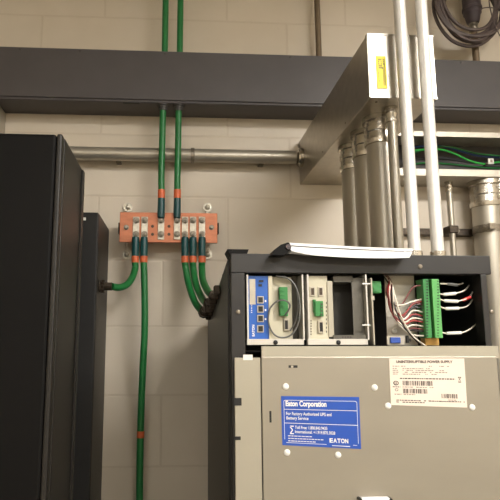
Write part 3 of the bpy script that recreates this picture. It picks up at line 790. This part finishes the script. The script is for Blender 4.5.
# wires on the left of the strip
wy = UF+.022
def lw(pts, m, label, r=.0015, group='control wires left of the terminal strip'):
    wire('control_wire', [P(x, y, wy+dy) for x, y, dy in pts], r, m, label, 'wire', group)
SH = 'thin red, white or black control wires bundled left of the green terminal strip'
paths = []
names = {'wred': 'red', 'wwhite': 'white', 'wblack': 'black', 'wpurple': 'maroon'}
ord_ = ['highest', 'second highest', 'third highest', 'fourth highest', 'fifth highest']
count = {}
tgt = [('wpurple', 285.5), ('wwhite', 298.5), ('wred', 301), ('wblack', 303.5), ('wpurple', 306), ('wwhite', 313), ('wblack', 310), ('wred', 316.5), ('wwhite', 320), ('wblack', 318), ('wred', 322.5), ('wwhite', 326.5), ('wpurple', 329.5), ('wblack', 331.5), ('wwhite', 336), ('wwhite', 347)]
for i, (m, ye) in enumerate(tgt[:-1]):
    f = (ye-285)/52
    j = i % 5
    sx = 386+j*1.1; bend = 300+f*16+random.uniform(-2, 2)
    pts = [(383+j*.8, 271.5+j*.6, .02), (389+j*.7, 281+j*.6, .012), (388+j*1.3-(2 if i % 3 == 0 else 0), 291+f*3, .0-.0006*i),
           (391+j*.9, bend, -.003+.0008*(i % 4)), (401+f*4, bend+6+f*9 if ye > 300 else 305, -.002-.0012*(i % 3)), (413, ye+(3 if ye < 305 else -3)*(1-abs(f-.3)), .0), (425.5, ye, -.002)]
    n_ = names[m]; count[n_] = count.get(n_, 0); lab = '%s control wire left of the terminal strip, %s %s one to reach it' % (n_, ord_[count[n_]], n_); count[n_] += 1
    lw(pts, m, lab)
lw([(384, 273, .02), (392, 285, .008), (396, 300, -.006), (402, 318, -.008), (413, 336, -.006), (428, 347.5, .004)], 'wwhite', 'long white control wire crossing down to the foot of the terminal strip', .0013)
lw([(383, 275, .022), (391, 288, .008), (394, 303, -.008), (399, 318, -.01), (409, 333, -.008), (420, 344, .004)], 'wblack', 'long black control wire crossing down to the foot of the terminal strip', .0013)
# sleeved wires on the right
def rw(pts, sl, label, end=None):
    e = thing('sleeved_wire', label, 'wire', P(pts[0][0], pts[0][1], wy), 'wires right of the terminal strip')
    wire('conductor', [P(x, y, wy+dy) for x, y, dy in pts], .0014, 'wwhite', None, parent=e)
    a, b = P(sl[0], sl[1], wy+sl[4]), P(sl[2], sl[3], wy+sl[4])
    obj('sleeve', lathe(new(), a, b-a, [(0, .0024), (.001, .0031), ((b-a).length-.001, .0031), ((b-a).length, .0024)], 14), sl[5], e, sl[6])
    if end:
        a, b = P(end[0], end[1], wy+end[4]), P(end[2], end[3], wy+end[4])
        obj('red_band', lathe(new(), a, b-a, [(0, .003), ((b-a).length, .003)], 12), 'redtape', e, 'red tape')
rw([(440, 283.5, 0), (448, 284, .0), (458, 284.5, .004), (463, 283, .02)], (447, 284, 457.5, 285, .0, 'greycable', 'grey sleeve'), 'topmost grey sleeved wire right of the terminal strip')
rw([(440, 294, 0), (447, 294.5, 0), (459, 292.5, .0), (465, 290, .01), (469, 285.5, .03)], (443.5, 294.6, 456, 293.4, .0, 'white', 'white sleeve'), 'second sleeved wire from the top right of the terminal strip')
rw([(440, 299.5, 0), (449, 301.5, 0), (463, 300, 0), (470, 296, .01), (473, 291, .03)], (444, 300.8, 458, 301.4, .0, 'white', 'white sleeve'), 'sleeved wire with a red taped end right of the terminal strip', (462.5, 300.4, 470.5, 297, .004))
rw([(440, 306.5, 0), (446, 308.5, 0), (460, 308, 0), (468, 305.5, .01), (473, 299, .03)], (445.5, 308.7, 459, 308.2, .0, 'white', 'white sleeve'), 'sleeved wire just under the red taped one')
rw([(440, 332, 0), (448, 333.5, 0), (462, 332.5, 0), (470, 329, .008), (478.5, 322, .03)], (446.5, 333.3, 461.5, 332.8, -.001, 'white', 'white sleeve'), 'lowest thick white sleeved wire, alone near the bottom')

# ---------------- binder on the cabinet ----------------
bk = thing('manual', 'white paper manual with curled black spine lying on top of the open cabinet', 'book', (P(350, 254, .96).x, .96, uz1))
bf = UF-.03
def sheet(top, bot, y0, y1, seg=18):
    """bent slab: top/bot are lists of photo points at distance y0"""
    bm = new()
    def resample(l):
        q = smooth_path([P(x, y, y0) for x, y in l], 8); return q
    T_ = resample(top); B_ = resample(bot); n = min(len(T_), len(B_))
    rings = []
    dz = .004
    for i in range(n):
        a = T_[int(i*(len(T_)-1)/(n-1))]; b = B_[int(i*(len(B_)-1)/(n-1))]
        rings.append([bm.verts.new(v) for v in ((a.x, y0, a.z), (b.x, y0, b.z), (b.x, y1, max(b.z, uz1+.0005)+0.0), (a.x, y1, max(a.z, uz1+.002)))])
    for r0, r1 in zip(rings, rings[1:]):
        for k in range(4):
            f = bm.faces.new((r0[k], r0[(k+1) % 4], r1[(k+1) % 4], r1[k]))
    bm.faces.new(rings[0]); bm.faces.new(rings[-1][::-1]); return bm
obj('page_block', sheet([(290, 246.2), (320, 248.2), (360, 250.2), (405, 251.8), (412.5, 251.6)], [(291.5, 251), (312, 255), (350, 257.6), (390, 258.2), (409.5, 257.6)], bf, 1.0), 'paper', bk)
obj('cover_sheet', sheet([(289.5, 242.6), (320, 244.5), (360, 246.8), (400, 248.4), (412.5, 248.6)], [(290, 245.2), (320, 247.0), (360, 249.0), (400, 250.8), (413, 250.8)], bf, 1.0), 'paper', bk)
obj('page_gap_shade', sheet([(291, 245.3), (320, 247.1), (360, 249.1), (404, 251.0)], [(291, 246.0), (320, 248.0), (360, 250.0), (404, 251.6)], bf+.002, 1.0), 'ink', bk, 'thin dark strip for the shade in the gap between the pages')  # dark strip standing in for the shade between cover and pages
bm = new()
a = [P(x, y, bf) for x, y in ((271, 255), (274.5, 249.5), (281, 244.6), (288, 242.3), (290.5, 244), (290.5, 249), (288, 252.5), (284, 255))]
prism(bm, [(q.x, q.z) for q in a], 'y', bf, .999)
obj('spine', bm, 'black', bk, 'curled black spine')
bm = new(); q = P(288.3, 247, bf); lathe(bm, (q.x, bf-.003, q.z), (0, 1, 0), [(0, .0045), (.004, .006), (.04, .006)], 12); obj('spine_roll', bm, 'purple', bk, 'dark rolled end of the spine')

# ---------------- ceiling lights, the rear pair added as fill ----------------
def luminaire(x, y, lx, ly, power, label):
    e = thing('ceiling_light', label, 'light', (x, y, ZC))
    bm = new(); box(bm, x-lx/2-.03, x+lx/2+.03, y-ly/2-.03, y+ly/2+.03, ZC-.045, ZC, .004); obj('housing', bm, 'tan', e)
    m = bpy.data.materials.new('lit_diffuser'); m.use_nodes = True; b = m.node_tree.nodes['Principled BSDF']
    b.inputs['Emission Color'].default_value = (1, .965, .91, 1); b.inputs['Emission Strength'].default_value = power
    bm = new(); box(bm, x-lx/2, x+lx/2, y-ly/2, y+ly/2, ZC-.055, ZC-.045); obj('diffuser', bm, m, e)
luminaire(1.25, -.48, 1.2, .36, 62, 'ceiling light over the spot in front of the grey cabinet')
luminaire(1.0, -2.5, 1.1, .5, 27, 'added fill light at the far end of the room on the right')  # unseen fill, added to brighten metals and upright faces
luminaire(-.9, -2.5, 1.1, .5, 27, 'added fill light at the far end of the room on the left')  # second added fill, lifts the front wall and what reflects it

w = bpy.data.worlds.new('world'); bpy.context.scene.world = w; w.use_nodes = True
w.node_tree.nodes['Background'].inputs['Color'].default_value = (.5, .45, .4, 1)
w.node_tree.nodes['Background'].inputs['Strength'].default_value = .2
sc_ = bpy.context.scene
sc_.view_settings.view_transform = 'Standard'; sc_.view_settings.look = 'None'
sc_.view_settings.exposure = .15; sc_.view_settings.gamma = 1; sc_.view_settings.use_curve_mapping = False
